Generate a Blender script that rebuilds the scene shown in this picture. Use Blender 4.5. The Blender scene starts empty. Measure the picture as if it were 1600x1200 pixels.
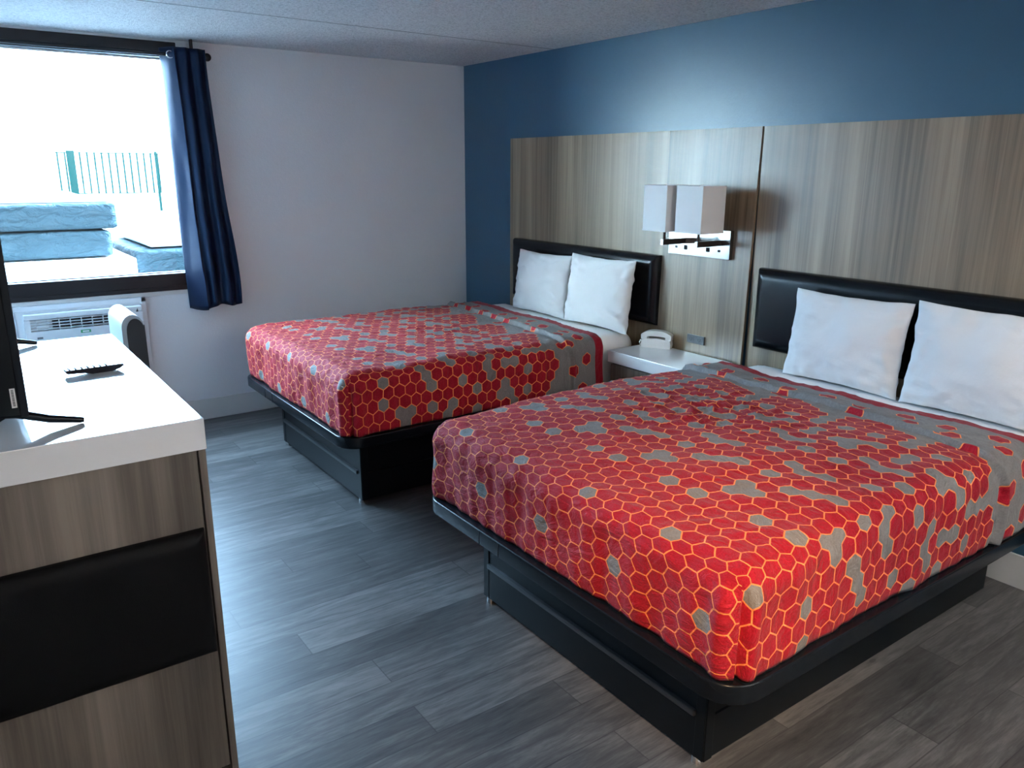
import bpy, bmesh, math, random
from mathutils import Vector, Matrix, noise
sc = bpy.context.scene
COL = sc.collection
R = math.radians
random.seed(7)

# ------------------------------------------------------------------ camera
CAM = Vector((-3.4448, -5.4664, 1.682))
yaw, pitch, roll, fpx = 0.621, -0.2668, 0.0039, 1228.9
cyw, syw, cp, sp = math.cos(yaw), math.sin(yaw), math.cos(pitch), math.sin(pitch)
fwd = Vector((syw * cp, cyw * cp, sp)); rgt = Vector((cyw, -syw, 0)); upv = rgt.cross(fwd)
r2 = math.cos(roll) * rgt + math.sin(roll) * upv
u2 = -math.sin(roll) * rgt + math.cos(roll) * upv
cam_d = bpy.data.cameras.new('camera'); cam = bpy.data.objects.new('camera', cam_d); COL.objects.link(cam)
m = Matrix.Identity(4)
for i in range(3):
    m[i][0], m[i][1], m[i][2], m[i][3] = r2[i], u2[i], -fwd[i], CAM[i]
cam.matrix_world = m
cam_d.sensor_fit = 'HORIZONTAL'; cam_d.sensor_width = 36.0; cam_d.lens = fpx / 1600 * 36
cam_d.clip_start = 0.02
sc.camera = cam

# ------------------------------------------------------------------ sky, lamps, exposure
w = bpy.data.worlds.new('overcast_sky'); sc.world = w; w.use_nodes = True
bg = w.node_tree.nodes['Background']
bg.inputs[0].default_value = (0.43, 0.70, 1.0, 1); bg.inputs[1].default_value = 15.0
sc.view_settings.view_transform = 'Standard'; sc.view_settings.look = 'None'
sc.view_settings.exposure = 2.1; sc.view_settings.gamma = 1.0; sc.view_settings.use_curve_mapping = False
sc.cycles.use_denoising = True
sc.cycles.max_bounces = 8; sc.cycles.diffuse_bounces = 5; sc.cycles.glossy_bounces = 4
sc.cycles.sample_clamp_indirect = 0.0
sc.cycles.caustics_reflective = False; sc.cycles.caustics_refractive = False


def light(name, kind, loc, energy, color, **kw):
    d = bpy.data.lights.new(name, kind); d.energy = energy; d.color = color
    tgt = kw.pop('target', None)
    for k, v in kw.items():
        setattr(d, k, v)
    o = bpy.data.objects.new(name, d); COL.objects.link(o); o.location = loc
    if tgt is not None:
        o.rotation_euler = (Vector(tgt) - Vector(loc)).to_track_quat('-Z', 'Y').to_euler()
    return o


# daylight sampling through the window opening (a Cycles portal: it emits nothing itself)
po = light('window_portal', 'AREA', (-2.83, 0.13, 1.68), 1.0, (1, 1, 1), shape='RECTANGLE', size=1.5, size_y=1.36)
po.rotation_euler = (R(-90), 0, 0); po.data.cycles.is_portal = True
sun = light('sun', 'SUN', (0, -6, 12), 46, (.43, .70, 1.0), angle=R(.6))
sun.rotation_euler = Vector((-.85, -.06, -.45)).to_track_quat('-Z', 'Y').to_euler()
# warm bulb of the entry lamp behind the photographer
WARM = (1.0, 0.62, 0.30)
light('entry_lamp_spot', 'SPOT', (-3.42, -5.80, 2.30), 85, WARM, spot_size=R(26), spot_blend=1.0,
      shadow_soft_size=0.09, target=(-1.9, -4.18, 0.6))
light('entry_fill', 'POINT', (-3.30, -6.2, 2.0), 3, (1.0, 0.84, 0.66), shadow_soft_size=0.12)  # soft fill, added apart from the entry lamp's fixture

light('ceiling_fill', 'SPOT', (-1.2, -6.5, 1.72), 140, (1.0, .95, .90), spot_size=R(150), spot_blend=.6,  # unseen uplight, added to brighten the ceiling
      shadow_soft_size=.12, target=(-1.2, -6.5, 3.0))

# ------------------------------------------------------------------ materials
MATS = {}


class NT:
    def __init__(s, mat):
        s.t = mat.node_tree; s.n = s.t.nodes; s.l = s.t.links

    def node(s, typ, **kw):
        nd = s.n.new(typ)
        for k, v in kw.items():
            setattr(nd, k, v)
        return nd

    def put(s, sock, v):
        if hasattr(v, 'is_linked') or isinstance(v, bpy.types.NodeSocket):
            s.l.new(v, sock)
        else:
            sock.default_value = v

    def math(s, op, a, b=0.0, c=0.0):
        nd = s.node('ShaderNodeMath', operation=op)
        for i, v in enumerate((a, b, c)):
            s.put(nd.inputs[i], v)
        return nd.outputs[0]

    def mix(s, f, a, b):
        nd = s.node('ShaderNodeMix', data_type='RGBA')
        s.put(nd.inputs[0], f)
        for sock, v in ((nd.inputs[6], a), (nd.inputs[7], b)):
            s.put(sock, v if not isinstance(v, tuple) else (v + (1,) if len(v) == 3 else v))
        return nd.outputs[2]

    def coord(s, out='Object', scale=None, rot=None, loc=None):
        o = s.node('ShaderNodeTexCoord').outputs[out]
        if scale or rot or loc:
            mp = s.node('ShaderNodeMapping')
            s.l.new(o, mp.inputs[0])
            if scale: mp.inputs['Scale'].default_value = scale
            if rot: mp.inputs['Rotation'].default_value = rot
            if loc: mp.inputs['Location'].default_value = loc
            o = mp.outputs[0]
        return o

    def noise(s, vec, scale, detail=2, rough=0.5, dist=0.0):
        nd = s.node('ShaderNodeTexNoise')
        s.l.new(vec, nd.inputs['Vector'])
        nd.inputs['Scale'].default_value = scale; nd.inputs['Detail'].default_value = detail
        nd.inputs['Roughness'].default_value = rough; nd.inputs['Distortion'].default_value = dist
        return nd.outputs['Fac']

    def ramp(s, f, stops, interp='LINEAR'):
        nd = s.node('ShaderNodeValToRGB'); nd.color_ramp.interpolation = interp
        els = nd.color_ramp.elements
        while len(els) < len(stops): els.new(0.5)
        for e, (p, c) in zip(els, stops):
            e.position = p; e.color = c + (1,) if len(c) == 3 else c
        s.l.new(f, nd.inputs[0]); return nd.outputs[0]

    def bump(s, h, strength, dist=0.01, normal=None):
        nd = s.node('ShaderNodeBump')
        nd.inputs['Strength'].default_value = strength; nd.inputs['Distance'].default_value = dist
        s.l.new(h, nd.inputs['Height'])
        if normal is not None: s.l.new(normal, nd.inputs['Normal'])
        return nd.outputs[0]


def mat(name, color=(.5, .5, .5), rough=.5, metal=0.0, spec=.5, **kw):
    if name in MATS: return MATS[name]
    m_ = bpy.data.materials.new(name); m_.use_nodes = True
    b = m_.node_tree.nodes['Principled BSDF']
    b.inputs['Base Color'].default_value = tuple(color) + (1,)
    b.inputs['Roughness'].default_value = rough; b.inputs['Metallic'].default_value = metal
    b.inputs['Specular IOR Level'].default_value = spec
    for k, v in kw.items():
        b.inputs[k].default_value = v
    MATS[name] = m_
    return m_


def pm(name, **kw):
    m_ = mat(name, **kw)
    return m_, NT(m_), m_.node_tree.nodes['Principled BSDF']


def srgb(r, g, b):
    f = lambda c: (c / 255 / 12.92) if c / 255 <= .04045 else ((c / 255 + .055) / 1.055) ** 2.4
    return (f(r), f(g), f(b))


# painted walls, orange peel
def paint(name, col, rough, bump, scale, spec=.5, detail=3):
    m_, t, b = pm(name, color=col, rough=rough, spec=spec)
    n1 = t.noise(t.coord('Object'), scale, detail, .55)
    n2 = t.noise(t.coord('Object'), scale * .35, 2, .5)
    h = t.math('ADD', n1, n2)
    t.l.new(t.bump(h, bump, .004), b.inputs['Normal'])
    return m_


M_white_wall = paint('white_wall_paint', (.70, .715, .735), .6, .25, 130, .3)
M_blue_wall = paint('blue_wall_paint', srgb(54, 92, 116), .33, .16, 75, .6)
M_base = mat('white_baseboard_vinyl', (.62, .61, .59), .45)
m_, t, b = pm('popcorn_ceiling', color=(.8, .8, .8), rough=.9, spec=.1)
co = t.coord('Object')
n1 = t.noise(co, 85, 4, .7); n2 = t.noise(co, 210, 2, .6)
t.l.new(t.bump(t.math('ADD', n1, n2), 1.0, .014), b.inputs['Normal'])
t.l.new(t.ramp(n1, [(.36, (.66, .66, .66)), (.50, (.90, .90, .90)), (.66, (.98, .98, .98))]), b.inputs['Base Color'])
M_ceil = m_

# floor planks along x
m_, t, b = pm('grey_vinyl_planks', rough=.42, spec=.5)
co = t.coord('Object')
sep = t.node('ShaderNodeSeparateXYZ'); t.l.new(co, sep.inputs[0])
X, Y = sep.outputs[0], sep.outputs[1]
PW, PL = .1535, 1.22
ry = t.math('DIVIDE', t.math('ADD', Y, 20 * PW - .0235), PW)
row = t.math('FLOOR', ry); fy = t.math('FRACT', ry)
wn = t.node('ShaderNodeTexWhiteNoise', noise_dimensions='1D'); t.l.new(row, wn.inputs['W'])
off = t.math('ADD', t.math('MULTIPLY', row, .5), t.math('MULTIPLY', t.math('FLOOR', t.math('MULTIPLY', wn.outputs[0], 2.99)), .13))
rx = t.math('ADD', t.math('DIVIDE', t.math('ADD', X, 2.43 + 12.2), PL), off)
cx_ = t.math('FLOOR', rx); fx = t.math('FRACT', rx)
cb = t.node('ShaderNodeCombineXYZ'); t.l.new(row, cb.inputs[0]); t.l.new(cx_, cb.inputs[1])
wn2 = t.node('ShaderNodeTexWhiteNoise', noise_dimensions='2D'); t.l.new(cb.outputs[0], wn2.inputs['Vector'])
pid = wn2.outputs[0]
gv = t.node('ShaderNodeCombineXYZ')
t.l.new(t.math('ADD', t.math('MULTIPLY', X, 1.6), t.math('MULTIPLY', pid, 37.0)), gv.inputs[0])
t.l.new(t.math('ADD', t.math('MULTIPLY', Y, 13.0), t.math('MULTIPLY', pid, 91.0)), gv.inputs[1])
g1 = t.noise(gv.outputs[0], 2.2, 6, .65, .6)
g2 = t.noise(gv.outputs[0], 9.0, 3, .6, .2)
gw = t.node('ShaderNodeCombineXYZ')
t.l.new(t.math('ADD', t.math('MULTIPLY', X, 7.0), t.math('MULTIPLY', pid, 17.0)), gw.inputs[0]); t.l.new(t.math('MULTIPLY', Y, 95.0), gw.inputs[1])
g3 = t.noise(gw.outputs[0], 1.6, 5, .72, .8)
g2 = t.math('ADD', t.math('MULTIPLY', g2, .45), t.math('MULTIPLY', g3, .55))
tone = t.math('ADD', t.math('ADD', t.math('MULTIPLY', pid, .17), t.math('MULTIPLY', g1, .60)), t.math('MULTIPLY', g2, .42))
colr = t.ramp(tone, [(.36, srgb(44, 43, 43)), (.58, srgb(84, 82, 81)), (.80, srgb(126, 123, 120))])
kn = t.node('ShaderNodeTexVoronoi'); kn.inputs['Scale'].default_value = 1.0
kv = t.node('ShaderNodeCombineXYZ'); t.l.new(t.math('MULTIPLY', X, 2.6), kv.inputs[0]); t.l.new(t.math('MULTIPLY', Y, 6.0), kv.inputs[1])
t.l.new(kv.outputs[0], kn.inputs['Vector'])
knot = t.math('LESS_THAN', kn.outputs['Distance'], .045)
colr = t.mix(t.math('MULTIPLY', knot, .5), colr, (.03, .028, .027))
ey = t.math('LESS_THAN', t.math('MINIMUM', fy, t.math('SUBTRACT', 1.0, fy)), .013)
ex = t.math('LESS_THAN', t.math('MINIMUM', fx, t.math('SUBTRACT', 1.0, fx)), .0017)
edge = t.math('MAXIMUM', ex, ey)
colr = t.mix(t.math('MULTIPLY', edge, .55), colr, (.02, .02, .02))
t.l.new(colr, b.inputs['Base Color'])
t.l.new(t.bump(t.math('SUBTRACT', g2, t.math('MULTIPLY', edge, 1.5)), .06, .004), b.inputs['Normal'])
t.l.new(t.math('ADD', t.math('MULTIPLY', g2, .2), .32), b.inputs['Roughness'])
M_floor = m_


# wood-look laminate, vertical grain
def laminate(name, c0, c1, c2, rough, sx=1.0, spec=.5, bumpy=.12):
    m_, t, b = pm(name, rough=rough, spec=spec)
    co = t.coord('Object')
    a = t.noise(t.coord('Object', scale=(9 * sx, 9 * sx, .35)), 1.0, 2, .5, .3)
    g = t.noise(t.coord('Object', scale=(55 * sx, 55 * sx, .9)), 1.0, 5, .65, .4)
    f = t.noise(t.coord('Object', scale=(260 * sx, 260 * sx, 5)), 1.0, 2, .5)
    v = t.math('ADD', t.math('ADD', t.math('MULTIPLY', a, .75), t.math('MULTIPLY', g, .45)), t.math('MULTIPLY', f, .06))
    col = t.ramp(v, [(.46, c0), (.63, c1), (.82, c2)])
    t.l.new(col, b.inputs['Base Color'])
    n = t.noise(co, 160, 3, .6)
    t.l.new(t.bump(t.math('ADD', n, f), bumpy, .002), b.inputs['Normal'])
    return m_


M_panel = laminate('grey_brown_laminate', srgb(102, 86, 68), srgb(137, 118, 95), srgb(166, 145, 118), .34, 1.0, .6, .06)
M_case = laminate('brown_case_laminate', srgb(66, 60, 54), srgb(104, 95, 86), srgb(140, 129, 117), .42, .62, .5, .05)


def leather(name, col, rough, bump=.25):
    m_, t, b = pm(name, color=col, rough=rough, spec=.5)
    vo = t.node('ShaderNodeTexVoronoi'); vo.inputs['Scale'].default_value = 420
    t.l.new(t.coord('Object'), vo.inputs['Vector'])
    n = t.noise(t.coord('Object'), 18, 2, .5)
    h = t.math('ADD', vo.outputs['Distance'], t.math('MULTIPLY', n, 1.5))
    t.l.new(t.bump(h, bump, .0015), b.inputs['Normal'])
    return m_


M_leather = leather('black_faux_leather', (.005, .006, .008), .25, .03)
MATS['black_faux_leather'].node_tree.nodes['Principled BSDF'].inputs['Specular IOR Level'].default_value = .32
M_leather_matte = leather('black_padded_vinyl', (.006, .006, .0065), .5, .15)
MATS['black_padded_vinyl'].node_tree.nodes['Principled BSDF'].inputs['Specular IOR Level'].default_value = .10
M_pale_vinyl = leather('pale_grey_vinyl', (.34, .37, .38), .38)
M_dark_vinyl = leather('charcoal_vinyl', (.02, .021, .023), .6)
M_black = mat('black_plastic', (.005, .007, .010), .25, spec=.24)
M_black_matte = mat('matte_black_board', (.004, .006, .008), .34, spec=.22)
M_ledge = mat('satin_black_edge', (.02, .022, .026), .38, spec=.9)
M_joint = mat('joint_shadow_gap', (.002, .002, .002), .9)
M_chrome = mat('chrome', (.75, .75, .75), .15, 1.0)
M_steel = mat('brushed_nickel', (.32, .32, .318), .2, 1.0)
M_brown_metal = mat('bronze_brown_metal', (.07, .05, .04), .35, .7)
M_bronze = mat('dark_bronze_aluminium', (.010, .008, .010), .45, .0, spec=.3)
M_rod = mat('black_iron', (.012, .012, .014), .45, .3)
M_white_gloss = mat('white_gloss_laminate', (.82, .82, .82), .06, spec=.6, **{'Coat Weight': .6, 'Coat Roughness': .03})
M_white_plastic = mat('white_plastic', (.72, .71, .69), .3)
M_ac = mat('white_air_conditioner_plastic', (.66, .68, .70), .4)
M_dark_gap = mat('dark_slot', (.015, .015, .017), .7)
M_green = mat('green_label', (.05, .30, .12), .5)
M_label = mat('pale_label', (.75, .75, .74), .5)
M_ink = mat('dark_ink', (.03, .03, .035), .6)
M_screen = mat('television_glass', (.006, .007, .009), .12)
M_remote = mat('matte_black_remote', (.012, .012, .02), .5, spec=.2)
M_remote_top = mat('glossy_black_keypad', (.02, .02, .024), .2, spec=.8, **{'Coat Weight': .8, 'Coat Roughness': .12})
M_button = mat('grey_rubber_button', (.10, .10, .11), .6)
M_outlet = mat('grey_outlet_plastic', (.075, .08, .085), .4)


def fabric(name, col, rough=.8, scale=60, bump=.3, sheen=.2):
    m_, t, b = pm(name, color=col, rough=rough, spec=.2)
    b.inputs['Sheen Weight'].default_value = sheen
    n = t.noise(t.coord('Object'), scale, 3, .6)
    n2 = t.noise(t.coord('Object'), scale * .15, 3, .6, .6)
    t.l.new(t.bump(t.math('ADD', t.math('MULTIPLY', n, .3), n2), bump, .006), b.inputs['Normal'])
    return m_


M_pillow = fabric('white_cotton_pillowcase', (.74, .735, .73), .8, 70, .5)
M_sheet = fabric('white_cotton_sheet', (.84, .83, .82), .8, 60, .35)
M_shade = fabric('white_linen_shade', (.74, .73, .72), .85, 300, .1)
M_curtain = mat('navy_satin_curtain', (.004, .007, .022), .40, spec=.5, **{'Specular Tint': (.35, .58, 1.0, 1.0)})
M_ext_blue = None
m_, t, b = pm('plastic_wrapped_mattress', color=(.023, .036, .041), rough=.5, spec=.03)
n = t.noise(t.coord('Object', scale=(1, 1, 2.2)), 5, 4, .6, 1.8)
wv = t.node('ShaderNodeTexWave'); wv.wave_profile = 'SIN'; wv.bands_direction = 'Z'
wv.inputs['Scale'].default_value = 3.2; wv.inputs['Distortion'].default_value = 9; wv.inputs['Detail Scale'].default_value = 1.2
t.l.new(t.coord('Object'), wv.inputs['Vector'])
t.l.new(t.bump(t.math('ADD', n, t.math('MULTIPLY', wv.outputs['Fac'], .25)), .9, .05), b.inputs['Normal'])
M_ext_blue = m_
M_ext_white = mat('white_box_spring_cloth', (.80, .80, .80), .8)
M_ext_warm = mat('cream_bounce_wall', (.90, .76, .62), .9)  # only for the added bounce wall outside
M_ext_dark = mat('dark_blocker_wall', (.05, .04, .035), .9, spec=.1)  # only for the added wall that blocks daylight
M_ext_wall = mat('white_stucco', (.80, .80, .78), .9)
M_teal = mat('teal_railing_paint', (.0045, .0230, .0190), .7, spec=.05)
M_wrap = mat('clear_plastic_wrap', (.015, .02, .024), .5, spec=.1)
M_concrete = mat('grey_concrete_yard', (.06, .06, .059), .95, spec=.1)
M_facade = mat('pale_facade_paint', (.55, .54, .52), .9)

m_ = bpy.data.materials.new('window_glass'); m_.use_nodes = True
t = NT(m_); t.n.clear()
tr = t.node('ShaderNodeBsdfTransparent'); tr.inputs[0].default_value = (.93, .95, .95, 1)
gl = t.node('ShaderNodeBsdfGlossy'); gl.inputs['Roughness'].default_value = .02
fr = t.node('ShaderNodeFresnel')
bf_ = t.node('ShaderNodeNewGeometry').outputs['Backfacing']
t.l.new(t.math('SUBTRACT', 1.45, t.math('MULTIPLY', bf_, 1.45 - 1 / 1.45)), fr.inputs[0])  # thin sheet: no total reflection inside
ms = t.node('ShaderNodeMixShader'); out = t.node('ShaderNodeOutputMaterial')
t.l.new(fr.outputs[0], ms.inputs[0]); t.l.new(tr.outputs[0], ms.inputs[1]); t.l.new(gl.outputs[0], ms.inputs[2])
t.l.new(ms.outputs[0], out.inputs[0])
M_glass = m_

# hexagon bedspread: UV = (column in half widths, row); cells sit where column+row is even
GREY = [(7, 5), (8, 0), (9, 1), (0, 0), (0, 2), (20, 0), (21, 5), (21, 1), (24, 0), (26, 0), (29, 1), (29, 3),
        (24, 2), (23, 3), (25, 3), (26, 4), (3, 3), (5, 3), (4, 4), (13, 3), (12, 4), (13, 5), (9, 3), (15, 1),
        (18, 2), (18, 4), (-8, 4), (-15, 1), (35, 3), (34, 4), (36, 4), (33, 5), (31, 5), (29, 5), (35, 5), (36, 0),
        (37, 1), (37, 3), (36, 2), (38, 4)]
RED_ISLANDS = {(42, 4), (43, 1), (39, 5), (40, 2)}
CMIN = -20
masks = {}
for rr in range(6):
    lo = hi = 0
    for k in range(36):
        c = CMIN + 2 * k + (rr % 2)
        g = (c, rr) in GREY
        if c >= 38: g = (c, rr) not in RED_ISLANDS
        if g:
            if k < 18: lo |= 1 << k
            else: hi |= 1 << (k - 18)
    masks[rr] = (lo, hi)

grp = bpy.data.node_groups.new('grey_cell_lookup', 'ShaderNodeTree')
grp.interface.new_socket('c', in_out='INPUT', socket_type='NodeSocketFloat')
grp.interface.new_socket('r', in_out='INPUT', socket_type='NodeSocketFloat')
grp.interface.new_socket('g', in_out='OUTPUT', socket_type='NodeSocketFloat')


class GT(NT):
    def __init__(s, tree): s.t = tree; s.n = tree.nodes; s.l = tree.links


g = GT(grp)
gi = g.node('NodeGroupInput'); go = g.node('NodeGroupOutput')
c_, r_ = gi.outputs[0], gi.outputs[1]
rm = g.math('SUBTRACT', r_, g.math('MULTIPLY', g.math('FLOOR', g.math('DIVIDE', g.math('ADD', r_, .25), 6.0)), 6.0))
kk = g.math('FLOOR', g.math('DIVIDE', g.math('ADD', c_, -CMIN + .25), 2.0))
kk = g.math('MAXIMUM', g.math('MINIMUM', kk, 35.0), 0.0)
lo_s = hi_s = 0.0
for rr in range(6):
    cmp_ = g.math('COMPARE', rm, float(rr), .4)
    lo_s = g.math('MULTIPLY_ADD', cmp_, float(masks[rr][0]), lo_s)
    hi_s = g.math('MULTIPLY_ADD', cmp_, float(masks[rr][1]), hi_s)
ishi = g.math('GREATER_THAN', kk, 17.5)
mk = g.math('ADD', g.math('MULTIPLY', hi_s, ishi), g.math('MULTIPLY', lo_s, g.math('SUBTRACT', 1.0, ishi)))
k2 = g.math('SUBTRACT', kk, g.math('MULTIPLY', ishi, 18.0))
q = g.math('FLOOR', g.math('DIVIDE', mk, g.math('POWER', 2.0, k2)))
g.l.new(g.math('SUBTRACT', q, g.math('MULTIPLY', g.math('FLOOR', g.math('DIVIDE', q, 2.0)), 2.0)), go.inputs[0])

m_, t, b = pm('red_hexagon_bedspread', rough=.58, spec=.13)
uvn = t.node('ShaderNodeUVMap'); sep = t.node('ShaderNodeSeparateXYZ'); t.l.new(uvn.outputs[0], sep.inputs[0])
wob = t.node('ShaderNodeTexNoise'); wob.inputs['Scale'].default_value = .35; wob.inputs['Detail'].default_value = 1
t.l.new(uvn.outputs[0], wob.inputs['Vector'])
U = t.math('ADD', sep.outputs[0], t.math('MULTIPLY', t.math('SUBTRACT', wob.outputs['Fac'], .5), .35)); V = sep.outputs[1]
SQ = .8660254


def cand(odd):
    if odd:
        c = t.math('ADD', t.math('MULTIPLY', t.math('ROUND', t.math('MULTIPLY', t.math('SUBTRACT', U, 1.0), .5)), 2.0), 1.0)
        r = t.math('ADD', t.math('MULTIPLY', t.math('ROUND', t.math('MULTIPLY', t.math('SUBTRACT', V, 1.0), .5)), 2.0), 1.0)
    else:
        c = t.math('MULTIPLY', t.math('ROUND', t.math('MULTIPLY', U, .5)), 2.0)
        r = t.math('MULTIPLY', t.math('ROUND', t.math('MULTIPLY', V, .5)), 2.0)
    dx = t.math('MULTIPLY', t.math('SUBTRACT', U, c), SQ)
    dy = t.math('MULTIPLY', t.math('SUBTRACT', V, r), 1.5)
    d2 = t.math('ADD', t.math('MULTIPLY', dx, dx), t.math('MULTIPLY', dy, dy))
    return c, r, dx, dy, d2


A, B = cand(False), cand(True)
useB = t.math('LESS_THAN', B[4], A[4])


def sel(i):
    return t.math('ADD', t.math('MULTIPLY', B[i], useB), t.math('MULTIPLY', A[i], t.math('SUBTRACT', 1.0, useB)))


cc, cr, dx, dy = sel(0), sel(1), sel(2), sel(3)
ax, ay = t.math('ABSOLUTE', dx), t.math('ABSOLUTE', dy)
dg = t.math('ADD', t.math('MULTIPLY', ax, .5), t.math('MULTIPLY', ay, SQ))
hexd = t.math('MAXIMUM', ax, dg)
line = t.math('GREATER_THAN', hexd, SQ - .060)
side = t.math('GREATER_THAN', ax, dg)
nc = t.math('MULTIPLY_ADD', t.math('SIGN', dx), t.math('ADD', 1.0, side), cc)
nr = t.math('MULTIPLY_ADD', t.math('SIGN', dy), t.math('SUBTRACT', 1.0, side), cr)


def lookup(c, r):
    nd = t.node('ShaderNodeGroup'); nd.node_tree = grp
    t.l.new(c, nd.inputs[0]); t.l.new(r, nd.inputs[1]); return nd.outputs[0]


g0, g1_ = lookup(cc, cr), lookup(nc, nr)
line = t.math('MULTIPLY', line, t.math('SUBTRACT', 1.0, t.math('MULTIPLY', g0, g1_)))
vr = t.node('ShaderNodeTexVoronoi'); vr.inputs['Scale'].default_value = 1.9; vr.inputs['Randomness'].default_value = .55
t.l.new(uvn.outputs[0], vr.inputs['Vector'])
ring = t.math('MULTIPLY_ADD', t.math('SINE', t.math('MULTIPLY', vr.outputs['Distance'], 26.0)), .5, .5)
wv_ = t.noise(uvn.outputs[0], 7.0, 3, .7)
red = t.mix(t.math('MULTIPLY', t.math('ADD', t.math('MULTIPLY', ring, .6), t.math('MULTIPLY', wv_, .4)), .75),
            (.31, .007, .018), (.50, .015, .034))
gry = t.mix(wv_, (.14, .132, .128), (.30, .288, .28))
col = t.mix(g0, red, gry)
col = t.mix(line, col, (.92, .27, .085))
band = t.math('GREATER_THAN', U, 45.2)
col = t.mix(band, col, (.32, .008, .02))
t.l.new(col, b.inputs['Base Color'])
crease = t.noise(uvn.outputs[0], .55, 5, .62, 1.4)
fine = t.noise(uvn.outputs[0], 14, 2, .6)
t.l.new(t.bump(t.math('ADD', crease, t.math('MULTIPLY', fine, .10)), .8, .02), b.inputs['Normal'])
b.inputs['Sheen Weight'].default_value = .08; b.inputs['Sheen Roughness'].default_value = .4
M_spread = m_


# ------------------------------------------------------------------ builders
def tag(o, label=None, cat=None, group=None, kind=None):
    if label: o['label'] = label
    if cat: o['category'] = cat
    if group: o['group'] = group
    if kind: o['kind'] = kind
    return o


def thing(name, label, cat, loc=(0, 0, 0), rotz=0.0, group=None):
    o = bpy.data.objects.new(name, None); COL.objects.link(o)
    o.location = loc; o.rotation_euler = (0, 0, rotz); o.empty_display_size = .1
    return tag(o, label, cat, group)


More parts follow.
